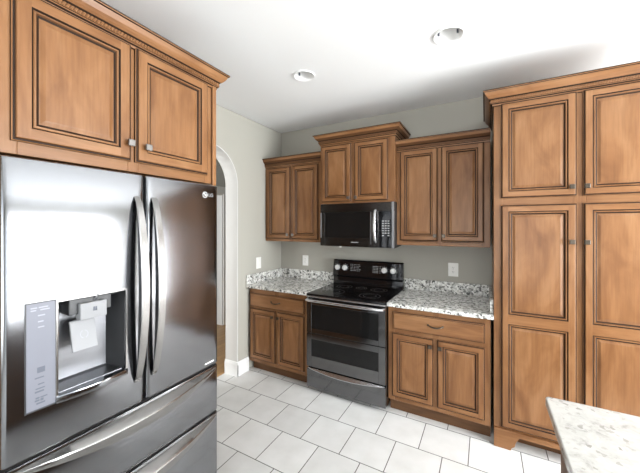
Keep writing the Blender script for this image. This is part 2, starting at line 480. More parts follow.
def cab_door(parent, x0, x1, z0, z1, y, knob_at=None, split=None, st=0.043, mat='pewter', rail_t=None):
    w, h = x1 - x0, z1 - z0
    rt = rail_t or st
    if split: ops = [(st, w - st, rt, split[0] - z0), (st, w - st, split[1] - z0, h - rt)]
    else: ops = [(st, w - st, rt, h - rt)]
    d = door_mesh(w, h, ops).build('door', ['wood', 'glaze', 'wood_h', 'glaze2'], parent, (x0, y, z0))
    for o in ops: panel_mesh(*o).build('door_panel', ['wood', 'glaze', 'glaze2'], d)
    if knob_at: knob(d, knob_at[0] - x0, knob_at[1] - z0, mat=mat)
    return d
def drawer_front(parent, x0, x1, z0, z1, y):
    w, h = x1 - x0, z1 - z0
    mb = MB()
    R = [(0, 0), (0, -0.010), (0.004, -0.013), (0.009, -0.0135), (0.011, -0.018), (0.018, -0.0205), (0.0185, -0.020)]
    ms = [0, 1, 0, 1, 0, 0]
    def ring(i, d): return [(i, d, i), (w - i, d, i), (w - i, d, h - i), (i, d, h - i)]
    for k in range(len(R) - 1):
        mb.add(ring(*R[k]) + ring(*R[k+1]), [(j, (j+1) % 4, 4 + (j+1) % 4, 4 + j) for j in range(4)], ms[k])
    mb.add(ring(*R[-1]), [(0, 1, 2, 3)], 0); mb.add(ring(0, 0), [(0, 3, 2, 1)], 0)
    d = mb.build('drawer', ['wood_h', 'glaze'], parent, (x0, y, z0))
    c = w / 2; zc = h / 2
    p = MB(); pts = []; rr = []
    for i in range(13):
        t = i / 12; a = (t - 0.5)
        pts.append((c + a * 0.105, -0.020 - 0.024 * math.sin(PI * t) ** 0.6, zc + 0.004 - 0.010 * math.sin(PI * t)))
        rr.append(0.0042 + 0.0015 * math.sin(PI * t))
    p.tube(pts, rr, 10)
    for sx in (-1, 1): p.lathe([(0.008, 0.0), (0.008, -0.004), (0.005, -0.006)], (c + sx * 0.0525, -0.020, zc + 0.004), 'y', 12)
    p.build('pull', 'bronze', d, smooth='auto')
    return d
def frame_boards(parent, x0, x1, z0, z1, y, stiles, rails, th=0.019):
    """face frame: stiles (x0,x1) full height, rails (z0,z1) between them"""
    mb = MB()
    for a, b in stiles: mb.box(a, b, y, y + th, z0, z1, 0)
    st = sorted(stiles)
    for a, b in rails:
        for i in range(len(st) - 1): mb.box(st[i][1], st[i+1][0], y, y + th, a, b, 1)
    return mb.build('face_frame', ['wood', 'wood_h'], parent, bevel=0.0015, seg=1)
CROWN = [(0.0, 0.0, 1), (0.007, 0.003, 0), (0.009, 0.013, 1), (0.016, 0.018, 0), (0.016, 0.022, 1), (0.018, 0.024, 2), (0.018, 0.042, 1), (0.025, 0.048, 0),
         (0.034, 0.056, 0), (0.043, 0.067, 0), (0.049, 0.080, 0), (0.052, 0.088, 1), (0.059, 0.090, 0), (0.060, 0.094, 1), (0.060, 0.100, 1), (0.0, 0.100, 0)]
def crown(parent, x0, x1, yb, yf, z0, left, right, k=1.0, kz=1.0, rope=False, name='crown_moulding'):
    """swept round left return, front, right return; left/right: return yes/no"""
    mb = MB()
    def path(o):
        l = x0 - (o if left else 0); r = x1 + (o if right else 0)
        p = []
        if left: p.append((l, yb))
        p += [(l, yf - o), (r, yf - o)]
        if right: p.append((r, yb))
        return p
    rows = [[(px, py, z0 + h * kz) for px, py in path(o * k)] for o, h, _ in CROWN]
    for i in range(len(rows) - 1):
        n = len(rows[i])
        mb.add(rows[i] + rows[i+1], [(j, j+1, n+j+1, n+j) for j in range(n - 1)], (2 if (not rope and i in (7, 8)) else (0 if (rope and i == 5) else CROWN[i][2])))
    # closing faces: top plate and the flush ends
    top = path(0); mb.add([(a, b, z0 + 0.1 * kz) for a, b in (top if (left and right) else top)], [tuple(range(len(top)))], 0) if len(top) > 2 else None
    for fl, idx in ((left, 0), (right, -1)):
        mb.add([r[idx] for r in rows], [tuple(range(len(rows)))], 0)
    o = mb.build(name, ['wood_h', 'glaze', 'glaze2'], parent)
    if rope:
        rb = MB(); y = yf - 0.021 * k; zc = z0 + 0.033 * kz; y += 0.002
        def bead(x, yy, rz):
            c, s_ = math.cos(rz), math.sin(rz)
            vs = []
            for a, d, z in [(-.006,0,-.009),(.001,0,-.009),(.007,0,.009),(0,0,.009),(-.0055,-.007,-.006),(-.0005,-.007,-.006),(.0065,-.007,.006),(.0005,-.007,.006)]:
                vs.append((x + a * c - d * s_, yy + a * s_ + d * c, zc + z))
            rb.add(vs, [(0,1,5,4),(1,2,6,5),(2,3,7,6),(3,0,4,7),(4,5,6,7)], 0)
        n = int((x1 - x0) / 0.0125)
        for i in range(n): bead(x0 + (i + 0.5) * (x1 - x0) / n, y + 0.002, 0)
        if right:
            n = int((yb - yf) / 0.0125)
            for i in range(n): bead(x1 + 0.021 * k - 0.002, yf + (i + 0.5) * (yb - yf) / n, PI / 2)
        if left:
            n = int((yb - yf) / 0.0125)
            for i in range(n): bead(x0 - 0.021 * k + 0.002, yf + (i + 0.5) * (yb - yf) / n, -PI / 2)
        rb.build('rope_bead', 'wood_h', o)
    return o

G = 0.002   # hairline gap between neighbours
# ---- upper cabinet in the corner
def upper(name, label, x0, x1, door_x, zb, zt, yface, crown_args, z_doors, knob_z, stiles, kmat='pewter', top=0.07, bot=0.032, group=None):
    t = thing(name, label, 'cabinet', (x0, 0, zb), 0, group)
    w = x1 - x0; h = zt - zb; yf = yface
    MB().box(0, w, -G, yf + 0.019, 0, h).build('carcass', 'wood', t, bevel=0.001, seg=1)
    frame_boards(t, 0, w, 0, h, yf, [(a - x0, b - x0) for a, b in stiles], [(0, bot), (h - top, h)])
    xs = door_x
    for i, (a, b) in enumerate(xs):
        kx = (b - 0.022) if i == 0 else (a + 0.022)
        cab_door(t, a - x0, b - x0, z_doors[0] - zb, z_doors[1] - zb, yf, (kx - x0, knob_z - zb), mat=kmat)
    crown(t, 0, w, -G, yf, h - crown_args[0], crown_args[1], crown_args[2], crown_args[3], crown_args[4])
    return t
ug = 'wall cabinets along the back wall'
upper('wall_cabinet', 'two-door wooden wall cabinet in the corner beside the arch wall', G, 0.757, [(0.031, 0.352), (0.377, 0.703)],
      1.367, 2.255, -0.315, (0.052, False, False, 1.0, 0.97), (1.394, 2.193), 1.442, [(0.002, 0.05), (0.335, 0.392), (0.690, 0.757)], group=ug)
upper('wall_cabinet', 'raised short two-door wooden wall cabinet directly above the microwave', 0.759, 1.519, [(0.776, 1.099), (1.130, 1.458)],
      1.758, 2.410, -0.372, (0.060, True, True, 1.0, 1.0), (1.774, 2.338), 1.81, [(0.759, 0.79), (1.085, 1.144), (1.440, 1.519)], group=ug)
upper('wall_cabinet', 'two-door wooden wall cabinet between the microwave and the tall pantry', 1.521, 2.263, [(1.550, 1.874), (1.899, 2.221)],
      1.367, 2.265, -0.315, (0.058, False, False, 1.0, 0.99), (1.407, 2.213), 1.455, [(1.521, 1.57), (1.860, 1.913), (2.205, 2.263)], kmat='bronze', group=ug)

# ---- tall pantry
PX0, PX1, PY = 2.281, 3.235, -0.612
t = thing('pantry_cabinet', 'tall wooden pantry cabinet with four doors at the right', 'cabinet', (PX0, 0, 0))
w = PX1 - PX0
MB().box(0, w, -G, PY + 0.019, 0.11, 2.43).build('carcass', 'wood', t, bevel=0.001, seg=1)
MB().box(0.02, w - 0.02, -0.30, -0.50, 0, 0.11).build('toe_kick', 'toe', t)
frame_boards(t, 0, w, 0.115, 2.43, PY, [(0, 0.055), (0.44, 0.50), (w - 0.055, w)], [(0.115, 0.16), (1.66, 1.745), (2.36, 2.43)])
PD = [(2.322, 2.735), (2.762, 3.175)]
for i, (a, b) in enumerate(PD):
    kx = (b - 0.030) if i == 0 else (a + 0.016)
    cab_door(t, a - PX0, b - PX0, 1.730, 2.388, PY, (kx - PX0, 1.787), st=0.045, mat='bronze')
    cab_door(t, a - PX0, b - PX0, 0.146, 1.684, PY, (kx - PX0, 1.440), split=(0.868, 0.934), st=0.045, mat='bronze')
crown(t, 0, w, -G, PY, 2.378, True, False, 1.12, 1.03, rope=True)
pf = [(0, 0), (0.100, 0), (0.106, 0.018), (0.122, 0.030), (0.130, 0.062), (0.150, 0.098), (w - 0.150, 0.098), (w - 0.130, 0.062), (w - 0.100, 0), (w, 0), (w, 0.134), (0, 0.134)]
MB().prism(pf, 'y', PY - 0.012, PY + 0.012).build('footed_base', 'wood_h', t, bevel=0.0025)

# ---- cabinet over the refrigerator (faces the room, +x)
FY0, FY1, FX = -2.765, -1.825, 0.855
t = thing('overhead_cabinet', 'wooden two-door cabinet above the stainless refrigerator', 'cabinet', (0, FY0, 1.781), PI / 2)
w = FY1 - FY0
MB().box(0, w - 0.0, -G, -(FX - 0.019), 0, 0.60).build('carcass', 'wood', t, bevel=0.001, seg=1)
frame_boards(t, 0, w, 0, 0.60, -FX, [(0, 0.10), (0.456, 0.50), (w - 0.072, w - 0.028)], [(0, 0.058), (0.535, 0.60)])
MB().box(w - 0.026, w, -FX, -FX - 0.012, -0.008, 0.585).build('end_stile', 'wood', t, bevel=0.002)
def L(y): return y - FY0
cab_door(t, L(-2.682), L(-2.300), 0.044, 0.556, -FX, (L(-2.314), 0.119), st=0.048)
cab_door(t, L(-2.282), L(-1.884), 0.044, 0.556, -FX, (L(-2.238), 0.115), st=0.048)
crown(t, 0, w, -G, -FX, 0.545, False, True, 1.0, 0.95, rope=True)
# tall end panels either side of the refrigerator
tag(MB().box(0.004, 0.845, FY1 - 0.022, FY1, 0, 1.763).build('end_panel', 'wood', bevel=0.002), 'wooden side panel on the arch side of the refrigerator', 'panel')
tag(MB().box(0.004, 0.938, -2.756, -2.733, 0, 1.772).build('end_panel', 'wood', bevel=0.002), 'wooden side panel on the camera side of the refrigerator', 'panel')

# ---- base cabinets
def base(label, x0, x1, drw, doors, zdr, zdo, stiles, kz, bottom):
    t = thing('base_cabinet', label, 'cabinet', (x0, 0, 0), 0, 'base cabinets either side of the range')
    yf = -0.598; w = x1 - x0
    MB().box(0, w, -G, yf + 0.019, 0.10, 0.882).build('carcass', 'wood', t, bevel=0.001, seg=1)
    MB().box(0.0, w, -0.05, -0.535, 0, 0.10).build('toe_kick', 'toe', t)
    frame_boards(t, 0, w, bottom, 0.882, yf, [(a - x0, b - x0) for a, b in stiles], [(bottom, zdo[0] + 0.02), (zdo[1] - 0.015, zdr[0] + 0.015), (zdr[1] - 0.01, 0.882)])
    drawer_front(t, drw[0] - x0, drw[1] - x0, zdr[0], zdr[1], yf)
    for i, (a, b) in enumerate(doors):
        kx = (b - 0.024) if i == 0 else (a + 0.024)
        cab_door(t, a - x0, b - x0, zdo[0], zdo[1], yf, (kx - x0, kz), mat='bronze')
    return t
base('wooden base cabinet with drawer between arch wall and range', 0.018, 0.756, (0.034, 0.712), [(0.034, 0.362), (0.387, 0.712)],
     (0.690, 0.830), (0.138, 0.672), [(0.018, 0.05), (0.35, 0.40), (0.70, 0.756)], 0.615, 0.10)
base('wooden base cabinet with drawer between range and tall pantry', 1.523, 2.262, (1.562, 2.225), [(1.555, 1.880), (1.903, 2.228)],
     (0.700, 0.838), (0.146, 0.668), [(1.523, 1.575), (1.868, 1.915), (2.21, 2.262)], 0.612, 0.112)

# ---- granite worktops with upstands
t = thing('countertop', 'speckled granite countertop in the corner left of the range', 'countertop', (0, 0, 0.8835), 0, 'granite countertops beside the range')
MB().box(G, 0.757, -G, -0.646, 0, 0.0305).build('slab', 'granite', t, bevel=0.004)
MB().box(0.022, 0.757, -G, -0.022, 0.031, 0.1325).build('backsplash', 'granite', t, bevel=0.002)
MB().box(G, 0.021, -G, -0.646, 0.031, 0.1325).build('backsplash', 'granite', t, bevel=0.002)
t = thing('countertop', 'speckled granite countertop between the range and the tall pantry', 'countertop', (0, 0, 0.8835), 0, 'granite countertops beside the range')
MB().box(1.522, 2.279, -G, -0.646, 0, 0.0305).build('slab', 'granite', t, bevel=0.004)
MB().box(1.522, 2.257, -G, -0.022, 0.031, 0.1325).build('backsplash', 'granite', t, bevel=0.002)
MB().box(2.258, 2.279, -G, -0.600, 0.031, 0.1325).build('backsplash', 'granite', t, bevel=0.002)

# ---- range with two ovens
t = thing('range', 'black stainless double oven range with glass cooktop under the microwave', 'range', (0.760, 0, 0))
w = 0.759
rb = MB(); rb.box(0.002, w - 0.002, -0.03, -0.622, 0.045, 0.893)
for x in (0.05, w - 0.05):
    for y in (-0.10, -0.55): rb.lathe([(0.016, 0), (0.016, 0.046)], (x, y, 0.0), 'z', 12)
rb.build('body', 'steel_oven', t, bevel=0.002)
ct = MB().box(0.0, w, -0.055, -0.655, 0.8945, 0.912).build('cooktop', 'glass_black', t, bevel=0.004)
rg = MB()
for cx, cy, r in ((0.19, -0.48, 0.112), (0.56, -0.48, 0.095), (0.19, -0.21, 0.080), (0.56, -0.21, 0.080), (0.375, -0.20, 0.055)):
    for rr in (r, r * 0.62): rg.lathe([(rr, 0), (rr, 0.0005), (rr - 0.0025, 0.0005), (rr - 0.0025, 0)], (cx, cy, 0.9121), 'z', 40, cap=False)
rg.build('burner_ring', 'faint', ct)
MB().box(0.0, w, -0.640, -0.661, 0.880, 0.8935).build('front_trim', 'bright_steel', t, bevel=0.004)
# control backguard, leaning slightly back
bg = MB().prism([(-0.030, 0.9125), (-0.085, 0.9125), (-0.080, 0.985), (-0.092, 1.005), (-0.074, 1.163), (-0.060, 1.172), (-0.030, 1.172)], 'x', 0.0, w).build('control_panel', 'glass_black', t, bevel=0.004)
def on_panel(x, z): # point on the sloped face
    return (x, -0.092 + (z - 1.005) * (0.018 / 0.158), z)
for x in (0.055, 0.142, 0.575, 0.665):
    p = on_panel(x, 1.090)
    k = MB(); k.lathe([(0.036, 0.0), (0.036, -0.003), (0.031, -0.004)], p, 'y', 28)
    k.build('knob_ring', 'dark_plastic', t, smooth='auto')
    k = MB(); k.lathe([(0.028, -0.004), (0.027, -0.018), (0.022, -0.026), (0.0, -0.027)], p, 'y', 28, cap=False)
    k.box(p[0] - 0.005, p[0] + 0.005, p[1] - 0.030, p[1] - 0.020, p[2] - 0.026, p[2] + 0.026)
    k.build('knob', 'knob_silver', t, smooth='auto')
    tk = MB()
    for a in range(9):
        th = math.radians(-140 + a * 35)
        tk.box(p[0] + 0.040 * math.sin(th) - 0.0018, p[0] + 0.040 * math.sin(th) + 0.0018, p[1] - 0.0035, p[1] + 0.002, p[2] + 0.040 * math.cos(th) - 0.002, p[2] + 0.040 * math.cos(th) + 0.002)
    tk.build('dial_marks', 'print_grey', bg)
pm = MB()
def dash(mb, x, z, l, hgt=0.006):
    p = on_panel(x, z); mb.box(x, x + l, p[1] - 0.0012, p[1] + 0.002, z - hgt / 2, z + hgt / 2)
for r, z in enumerate((1.128, 1.112, 1.096, 1.080, 1.064)):
    x = 0.205
    while x < 0.305:
        l = random.choice((0.008, 0.012, 0.018)); dash(pm, x, z, l, 0.005); x += l + random.choice((0.006, 0.010))
for r, z in enumerate((1.122, 1.106, 1.090, 1.074, 1.060)):
    for c in range(4): dash(pm, 0.452 + c * 0.016, z, 0.010, 0.007)
    dash(pm, 0.525, z, 0.010, 0.006)
pm.build('panel_markings', 'print_grey', bg)
dp = MB(); p = on_panel(0.33, 1.095); dp.box(0.318, 0.438, p[1] - 0.002, p[1] + 0.004, 1.070, 1.125); dp.build('display', 'oven_glass', bg)
# oven doors
def oven_door(z0, z1, wz0, wz1, bar):
    d = MB(); y0, y1 = -0.623, -0.655
    wx0, wx1 = 0.055, w - 0.062
    d.box(0.004, wx0, y0, y1, z0, z1); d.box(wx1, w - 0.004, y0, y1, z0, z1)
    d.box(wx0, wx1, y0, y1, z0, wz0); d.box(wx0, wx1, y0, y1, wz1, z1)
    o = d.build('oven_door', 'steel_oven', t, bevel=0.002)
    MB().box(wx0 + 0.0005, wx1 - 0.0005, y0, y1 + 0.004, wz0 + 0.0005, wz1 - 0.0005).build('oven_window', 'oven_glass', o)
    if bar:
        hb = MB(); pts = [(0.015, -0.648, bar), (0.020, -0.682, bar), (0.05, -0.693, bar)] + [(0.05 + (w - 0.1) * i / 8, -0.693, bar) for i in range(1, 8)] + [(w - 0.05, -0.693, bar), (w - 0.020, -0.682, bar), (w - 0.015, -0.648, bar)]
        hb.tube(pts, 0.0125, 12)
        hb.build('handle', 'bright_steel', o, smooth='auto')
    return o
oven_door(0.548, 0.872, 0.592, 0.812, 0.856)
oven_door(0.236, 0.543, 0.338, 0.492, None)
# rack seen behind the lower window: printed frame line
# lower drawer with a bowed pull along its top
dm = MB(); dm.box(0.004, w - 0.004, -0.623, -0.650, 0.045, 0.212)
d = dm.build('drawer', 'steel_oven', t, bevel=0.003)
hb = MB(); n = 20
top, bot = [], []
for i in range(n + 1):
    s_ = i / n; b_ = math.sin(PI * s_) ** 0.75
    x = 0.010 + (w - 0.020) * s_
    top.append((x, -0.650 - 0.004, 0.226)); bot.append((x, -0.652 - 0.020 * b_, 0.219 - 0.030 * b_))
hv = []
for i in range(n + 1):
    x = top[i][0]; hv += [(x, -0.630, 0.2135), (x, -0.654, 0.222), (x, bot[i][1], bot[i][2] + 0.005), (x, bot[i][1] + 0.001, bot[i][2]), (x, -0.6505, bot[i][2] - 0.002)]
hb.add(hv, [(i*5 + j, i*5 + j + 1, i*5 + j + 6, i*5 + j + 5) for i in range(n) for j in range(4)] + [(0, 1, 2, 3, 4), tuple(n*5 + j for j in (4, 3, 2, 1, 0))])
hb.build('handle', 'bright_steel', d, smooth='auto')

# ---- over-the-range microwave
mx0, mx1, mz0, mz1 = 0.763, 1.517, 1.337, 1.7575
t = thing('microwave', 'black stainless microwave mounted above the range', 'microwave', (mx0, 0, mz0))
w, h = mx1 - mx0, mz1 - mz0 - 0.001
MB().prism([(-G, 0.02), (-0.33, 0.0), (-0.362, 0.0), (-0.362, h), (-G, h)], 'x', 0, w).build('body', 'case', t, bevel=0.002)
MB().box(0.0, w, -0.3625, -0.384, h - 0.082, h).build('top_grille', 'steel_range', t, bevel=0.003)
d = MB(); wx0, wx1, wz0, wz1 = 0.050, 0.520, 0.088, h - 0.086
d.box(0.0, wx0, -0.3625, -0.384, 0.004, h - 0.084); d.box(wx1, 0.612, -0.3625, -0.384, 0.004, h - 0.084)
d.box(wx0, wx1, -0.3625, -0.384, 0.004, wz0); d.box(wx0, wx1, -0.3625, -0.384, wz1, h - 0.084)
dd = d.build('door', 'steel_range', t, bevel=0.002)
MB().box(wx0 + 0.0005, wx1 - 0.0005, -0.3625, -0.381, wz0 + 0.0005, wz1 - 0.0005).build('door_window', 'oven_glass', dd)
MB().box(wx1 + 0.012, wx1 + 0.016, -0.3835, -0.3852, 0.03, h - 0.084).build('door_strip', 'strip', dd)
hb = MB(); pts = []
for i in range(15):
    s_ = i / 14; pts.append((0.578, -0.386 - 0.040 * math.sin(PI * s_) ** 0.55, 0.048 + (h - 0.048 - 0.072) * s_))
hb.tube(pts, [0.0135] * 15, 12, squash=0.7, up=(0, 1, 0)); hb.build('handle', 'bright_steel', dd, smooth='auto')
cp = MB().box(0.614, w - 0.026, -0.3625, -0.384, 0.004, h - 0.084).build('control_panel', 'glass_black', t, bevel=0.002)
kb = MB()
for r in range(7):
    for c in range(3):
        if r == 0 and c == 1: continue
        x = 0.640 + c * 0.026; z = 0.110 + r * 0.022
        kb.box(x, x + 0.017, -0.3838, -0.3856, z, z + 0.010)
kb.build('keypad', 'print_grey', cp)
MB().box(w - 0.025, w - 0.003, -0.3625, -0.386, 0.004, h).build('end_trim', 'strip', t, bevel=0.002)
MB().box(-0.002, 0.012, -0.3625, -0.3855, 0.084, h - 0.086).build('end_trim', 'strip', dd, bevel=0.002)
bd = MB(); x = 0.335
for l in (0.008, 0.010, 0.009, 0.010, 0.007, 0.009): bd.box(x, x + l, -0.3838, -0.3850, 0.040, 0.050); x += l + 0.004
bd.build('badge', 'print_grey', dd)
MB().box(0.205, 0.222, -0.35, -0.372, -0.010, 0.0035).build('release_tab', 'white_plastic', t, bevel=0.002)
MB().box(0.10, w - 0.10, -0.06, -0.30, 0.004, 0.012).build('underside_vent', 'dark_plastic', t)

# ---- refrigerator (faces +x; local x runs along world +y)
RW = 0.843
t = thing('refrigerator', 'stainless french door refrigerator with dispenser under the overhead cabinet', 'refrigerator', (0, -2.7285, 0), PI / 2)
FD = 0.955
def bulge(x): # outline of the gently bowed front
    s_ = (x / RW - 0.5) * 2
    return -(FD - 0.008 * s_ * s_) 
MB().box(0.008, RW - 0.008, -0.09, -(FD - 0.110), 0.035, 1.735).build('body', 'case', t, bevel=0.003)
ft = MB()
for x in (0.08, RW - 0.08):
    for y in (-0.15, -0.78): ft.lathe([(0.02, 0), (0.02, 0.036)], (x, y, 0), 'z', 12)
ft.build('feet', 'gasket', t)
MB().box(0.02, RW - 0.02, -0.74, -(FD - 0.075), 0.02, 0.075).build('toe_grille', 'dark_plastic', t)
def front_slab(x0, x1, z0, z1, holes=(), name='door'):
    """bowed slab from behind to the bowed outline, with rounded vertical edges, rectangular holes (a,b,c,d)"""
    xs = {x0, x1}; zs = {z0, z1}
    n = 14
    for i in range(n + 1): xs.add(x0 + (x1 - x0) * i / n)
    for e in (0.002, 0.005, 0.009, 0.014): xs.add(x0 + e); xs.add(x1 - e)
    for a, b, c, d in holes: xs |= {a, b}; zs |= {c, d}
    for e in (0.003, 0.007): zs.add(z0 + e); zs.add(z1 - e)
    xs = sorted(xs); zs = sorted(zs)
    def fy(x, z):
        y = bulge(x); r = 0.014
        e = min(x - x0, x1 - x)
        if e < r: y += r - math.sqrt(max(r * r - (r - e) ** 2, 0))
        e = min(z - z0, z1 - z); r = 0.007
        if e < r: y += r - math.sqrt(max(r * r - (r - e) ** 2, 0))
        return y
    yb = -(FD - 0.100)
    mb = MB(); nx, nz = len(xs), len(zs)
    mb.v += [(x, fy(x, z), z) for z in zs for x in xs]
    mb.v += [(x, yb, z) for z in zs for x in xs]
    O = nx * nz
    def hole(i, j):
        cx, cz = (xs[i] + xs[i+1]) / 2, (zs[j] + zs[j+1]) / 2
        return any(a < cx < b and c < cz < d for a, b, c, d in holes)
    for j in range(nz - 1):
        for i in range(nx - 1):
            if hole(i, j): continue
            mb.f.append((j*nx+i, j*nx+i+1, (j+1)*nx+i+1, (j+1)*nx+i)); mb.m.append(0)
            mb.f.append((O+j*nx+i, O+(j+1)*nx+i, O+(j+1)*nx+i+1, O+j*nx+i+1)); mb.m.append(1)
            for di, dj, p, q_ in ((0, -1, j*nx+i, j*nx+i+1), (0, 1, (j+1)*nx+i, (j+1)*nx+i+1), (-1, 0, j*nx+i, (j+1)*nx+i), (1, 0, j*nx+i+1, (j+1)*nx+i+1)):
                ii, jj = i + di, j + dj
                if ii < 0 or jj < 0 or ii >= nx - 1 or jj >= nz - 1 or hole(ii, jj):
                    mb.f.append((p, q_, O + q_, O + p)); mb.m.append(1)
    return mb.build(name, ['steel', 'case'], t, smooth='auto')
def RL(y): return y + 2.7285
SPLIT = RL(-2.291)
Z0, Z1 = 0.797, 1.758
# left door and its dispenser
dx0, dxm, dx1, dz0, dz1 = RL(-2.671), RL(-2.596), RL(-2.368), 0.949, 1.291
ldoor = front_slab(0, SPLIT - 0.004, Z0, Z1, [(dxm, dx1, dz0 + 0.002, dz1 - 0.008)])
rdoor = front_slab(SPLIT + 0.004, RW, Z0, Z1)
yf = bulge((dx0 + dx1) / 2)
# control panel strip
def curved_plate(x0, x1, z0, z1, off, name, mat, parent, thick=0.003):
    mb = MB(); n = 6; vs = []
    for i in range(n + 1):
        x = x0 + (x1 - x0) * i / n
        for z in (z0, z1): vs += [(x, bulge(x) - off, z), (x, bulge(x) - off + thick, z)]
    fs = []
    for i in range(n):
        a, b = 4 * i, 4 * i + 4
        fs += [(a, b, b+2, a+2), (a+1, a+3, b+3, b+1), (a, a+1, b+1, b), (a+2, b+2, b+3, a+3)]
    fs += [(0, 2, 3, 1), (4*n, 4*n+1, 4*n+3, 4*n+2)]
    return mb.add(vs, fs).build(name, mat, parent, smooth='auto')
curved_plate(dx0 - 0.004, dxm, dz0 - 0.010, dz1 + 0.002, 0.0006, 'dispenser_bezel', 'dark_plastic', ldoor)
pan = curved_plate(dx0, dxm - 0.002, dz0 - 0.004, dz1 - 0.002, 0.0022, 'dispenser_controls', 'light_panel', ldoor)
pr = MB()
def ink(x, z, l, hh=0.004):
    hh *= 1.3
    X = dx0 + x; y = bulge(X) - 0.0022
    pr.box(X, X + l, y - 0.0007, y + 0.001, dz0 + z - hh / 2, dz0 + z + hh / 2)
for z, segs in ((0.110, ((0.026, 0.020, 0.014),)), (0.085, ((0.020, 0.030, 0.003),)), (0.064, ((0.028, 0.016, 0.003),)), (0.050, ((0.022, 0.024, 0.003),)), (0.040, ((0.020, 0.030, 0.004),)),
                (0.020, ((0.022, 0.010, 0.004), (0.034, 0.018, 0.003))), (0.012, ((0.020, 0.012, 0.004), (0.034, 0.008, 0.006))), (0.002, ((0.024, 0.022, 0.004),))):
    for x, l, hh in segs: ink(x, z + 0.012, l, hh)
pr.build('panel_icons', 'print_dark', pan)
pr = MB()
for z, x, l in ((0.326, 0.010, 0.016), (0.326, 0.030, 0.030), (0.318, 0.010, 0.014), (0.318, 0.034, 0.024), (0.300, 0.028, 0.018), (0.280, 0.028, 0.014), (0.262, 0.028, 0.016)): ink(x, z, l, 0.003)
pr.build('panel_lettering', 'print_mid', pan)
# recess: open box with rounded look, drip tray, chute, paddle
rc = MB(); rd = -0.105
e = 0.003
ybk = yf + 0.085
a, b, c, d_ = dxm, dx1, dz0 + 0.002, dz1 - 0.008
rc.add([(a, yf+.002, c), (b, yf+.002, c), (b, yf+.002, d_), (a, yf+.002, d_), (a + 0.022, ybk, c + 0.03), (b - 0.035, ybk, c + 0.03), (b - 0.035, ybk, d_ - 0.03), (a + 0.022, ybk, d_ - 0.03)],
       [(4, 5, 6, 7)], 0)
rc.f += [(0, 1, 5, 4), (1, 2, 6, 5), (2, 3, 7, 6), (3, 0, 4, 7)]; rc.m += [0, 1, 1, 1]
rc.build('dispenser_recess', ['recess', 'dark_plastic'], ldoor)
fr = MB()
for (p0, p1, q0, q1) in ((a - 0.002, a + 0.006, c, d_), (b - 0.004, b + 0.006, c, d_), (a - 0.002, b + 0.006, d_ - 0.002, d_ + 0.008)):
    fr.box(p0, p1, yf - 0.003, yf + 0.010, q0, q1)
fr.build('dispenser_frame', 'handle', ldoor, bevel=0.0015)
# bowed drip tray lip
tr = MB(); n = 14; vs = []
for i in range(n + 1):
    s_ = i / n; x = a - 0.001 + (b - a + 0.004) * s_; bo = 0.020 * math.sin(PI * s_)
    vs += [(x, yf + 0.075, c + 0.022), (x, yf - 0.004 - bo, c + 0.012), (x, yf - 0.006 - bo, c + 0.006), (x, yf - 0.004 - bo * 0.9, c - 0.012), (x, yf + 0.012, c - 0.016)]
tr.add(vs, [(i*5 + j, i*5 + j + 1, i*5 + j + 6, i*5 + j + 5) for i in range(n) for j in range(4)] + [(0, 1, 2, 3, 4), tuple(n*5 + j for j in (4, 3, 2, 1, 0))])
tr.build('drip_tray', 'steel', ldoor, smooth='auto')
gr = MB().add([(a + 0.012, yf + 0.070, c + 0.0245), (b - 0.016, yf + 0.070, c + 0.0245), (b - 0.012, yf + 0.010, c + 0.0180), (a + 0.008, yf + 0.010, c + 0.0180),
               (a + 0.012, yf + 0.070, c + 0.0215), (b - 0.016, yf + 0.070, c + 0.0215), (b - 0.012, yf + 0.010, c + 0.0150), (a + 0.008, yf + 0.010, c + 0.0150)],
              [(0, 1, 2, 3), (4, 7, 6, 5), (0, 4, 5, 1), (1, 5, 6, 2), (2, 6, 7, 3), (3, 7, 4, 0)])
gr.build('tray_plate', 'recess', ldoor)
ch = MB()
xm = a + 0.118
ch.box(a + 0.04, b - 0.05, yf + 0.012, yf + 0.075, d_ - 0.060, d_ - 0.004)
ch.build('dispenser_housing', 'dark_plastic', ldoor, bevel=0.003)
ch = MB(); ch.box(xm - 0.050, xm + 0.036, yf - 0.006, yf + 0.030, d_ - 0.082, d_ - 0.022)
ck = ch.build('ice_chute', 'silver', ldoor, bevel=0.003)
ic = MB(); ic.box(xm - 0.010, xm - 0.004, yf - 0.0072, yf - 0.005, d_ - 0.055, d_ - 0.040); ic.box(xm - 0.004, xm + 0.002, yf - 0.0072, yf - 0.005, d_ - 0.055, d_ - 0.051); ic.box(xm - 0.002, xm + 0.002, yf - 0.0072, yf - 0.005, d_ - 0.055, d_ - 0.040)
ic.build('water_icon', 'print_dark', ck)
sp = MB(); sp.tube([(xm + 0.004, yf + 0.02, d_ - 0.020), (xm + 0.006, yf + 0.004, d_ - 0.004), (xm + 0.006, yf - 0.002, d_ + 0.006)], [0.008, 0.007, 0.005], 10); sp.build('spout', 'bright_steel', ldoor, smooth='auto')
pd = MB(); pv = [(xm - 0.070, yf + 0.028, d_ - 0.086), (xm + 0.010, yf + 0.028, d_ - 0.086), (xm + 0.010, yf + 0.002, d_ - 0.192), (xm - 0.070, yf + 0.002, d_ - 0.192)]
pd.add(pv + [(x, y + 0.010, z) for x, y, z in pv], [(0, 1, 2, 3), (4, 7, 6, 5), (0, 4, 5, 1), (1, 5, 6, 2), (2, 6, 7, 3), (3, 7, 4, 0)])
pdl = pd.build('paddle', 'silver', ldoor, bevel=0.003)
ic = MB()
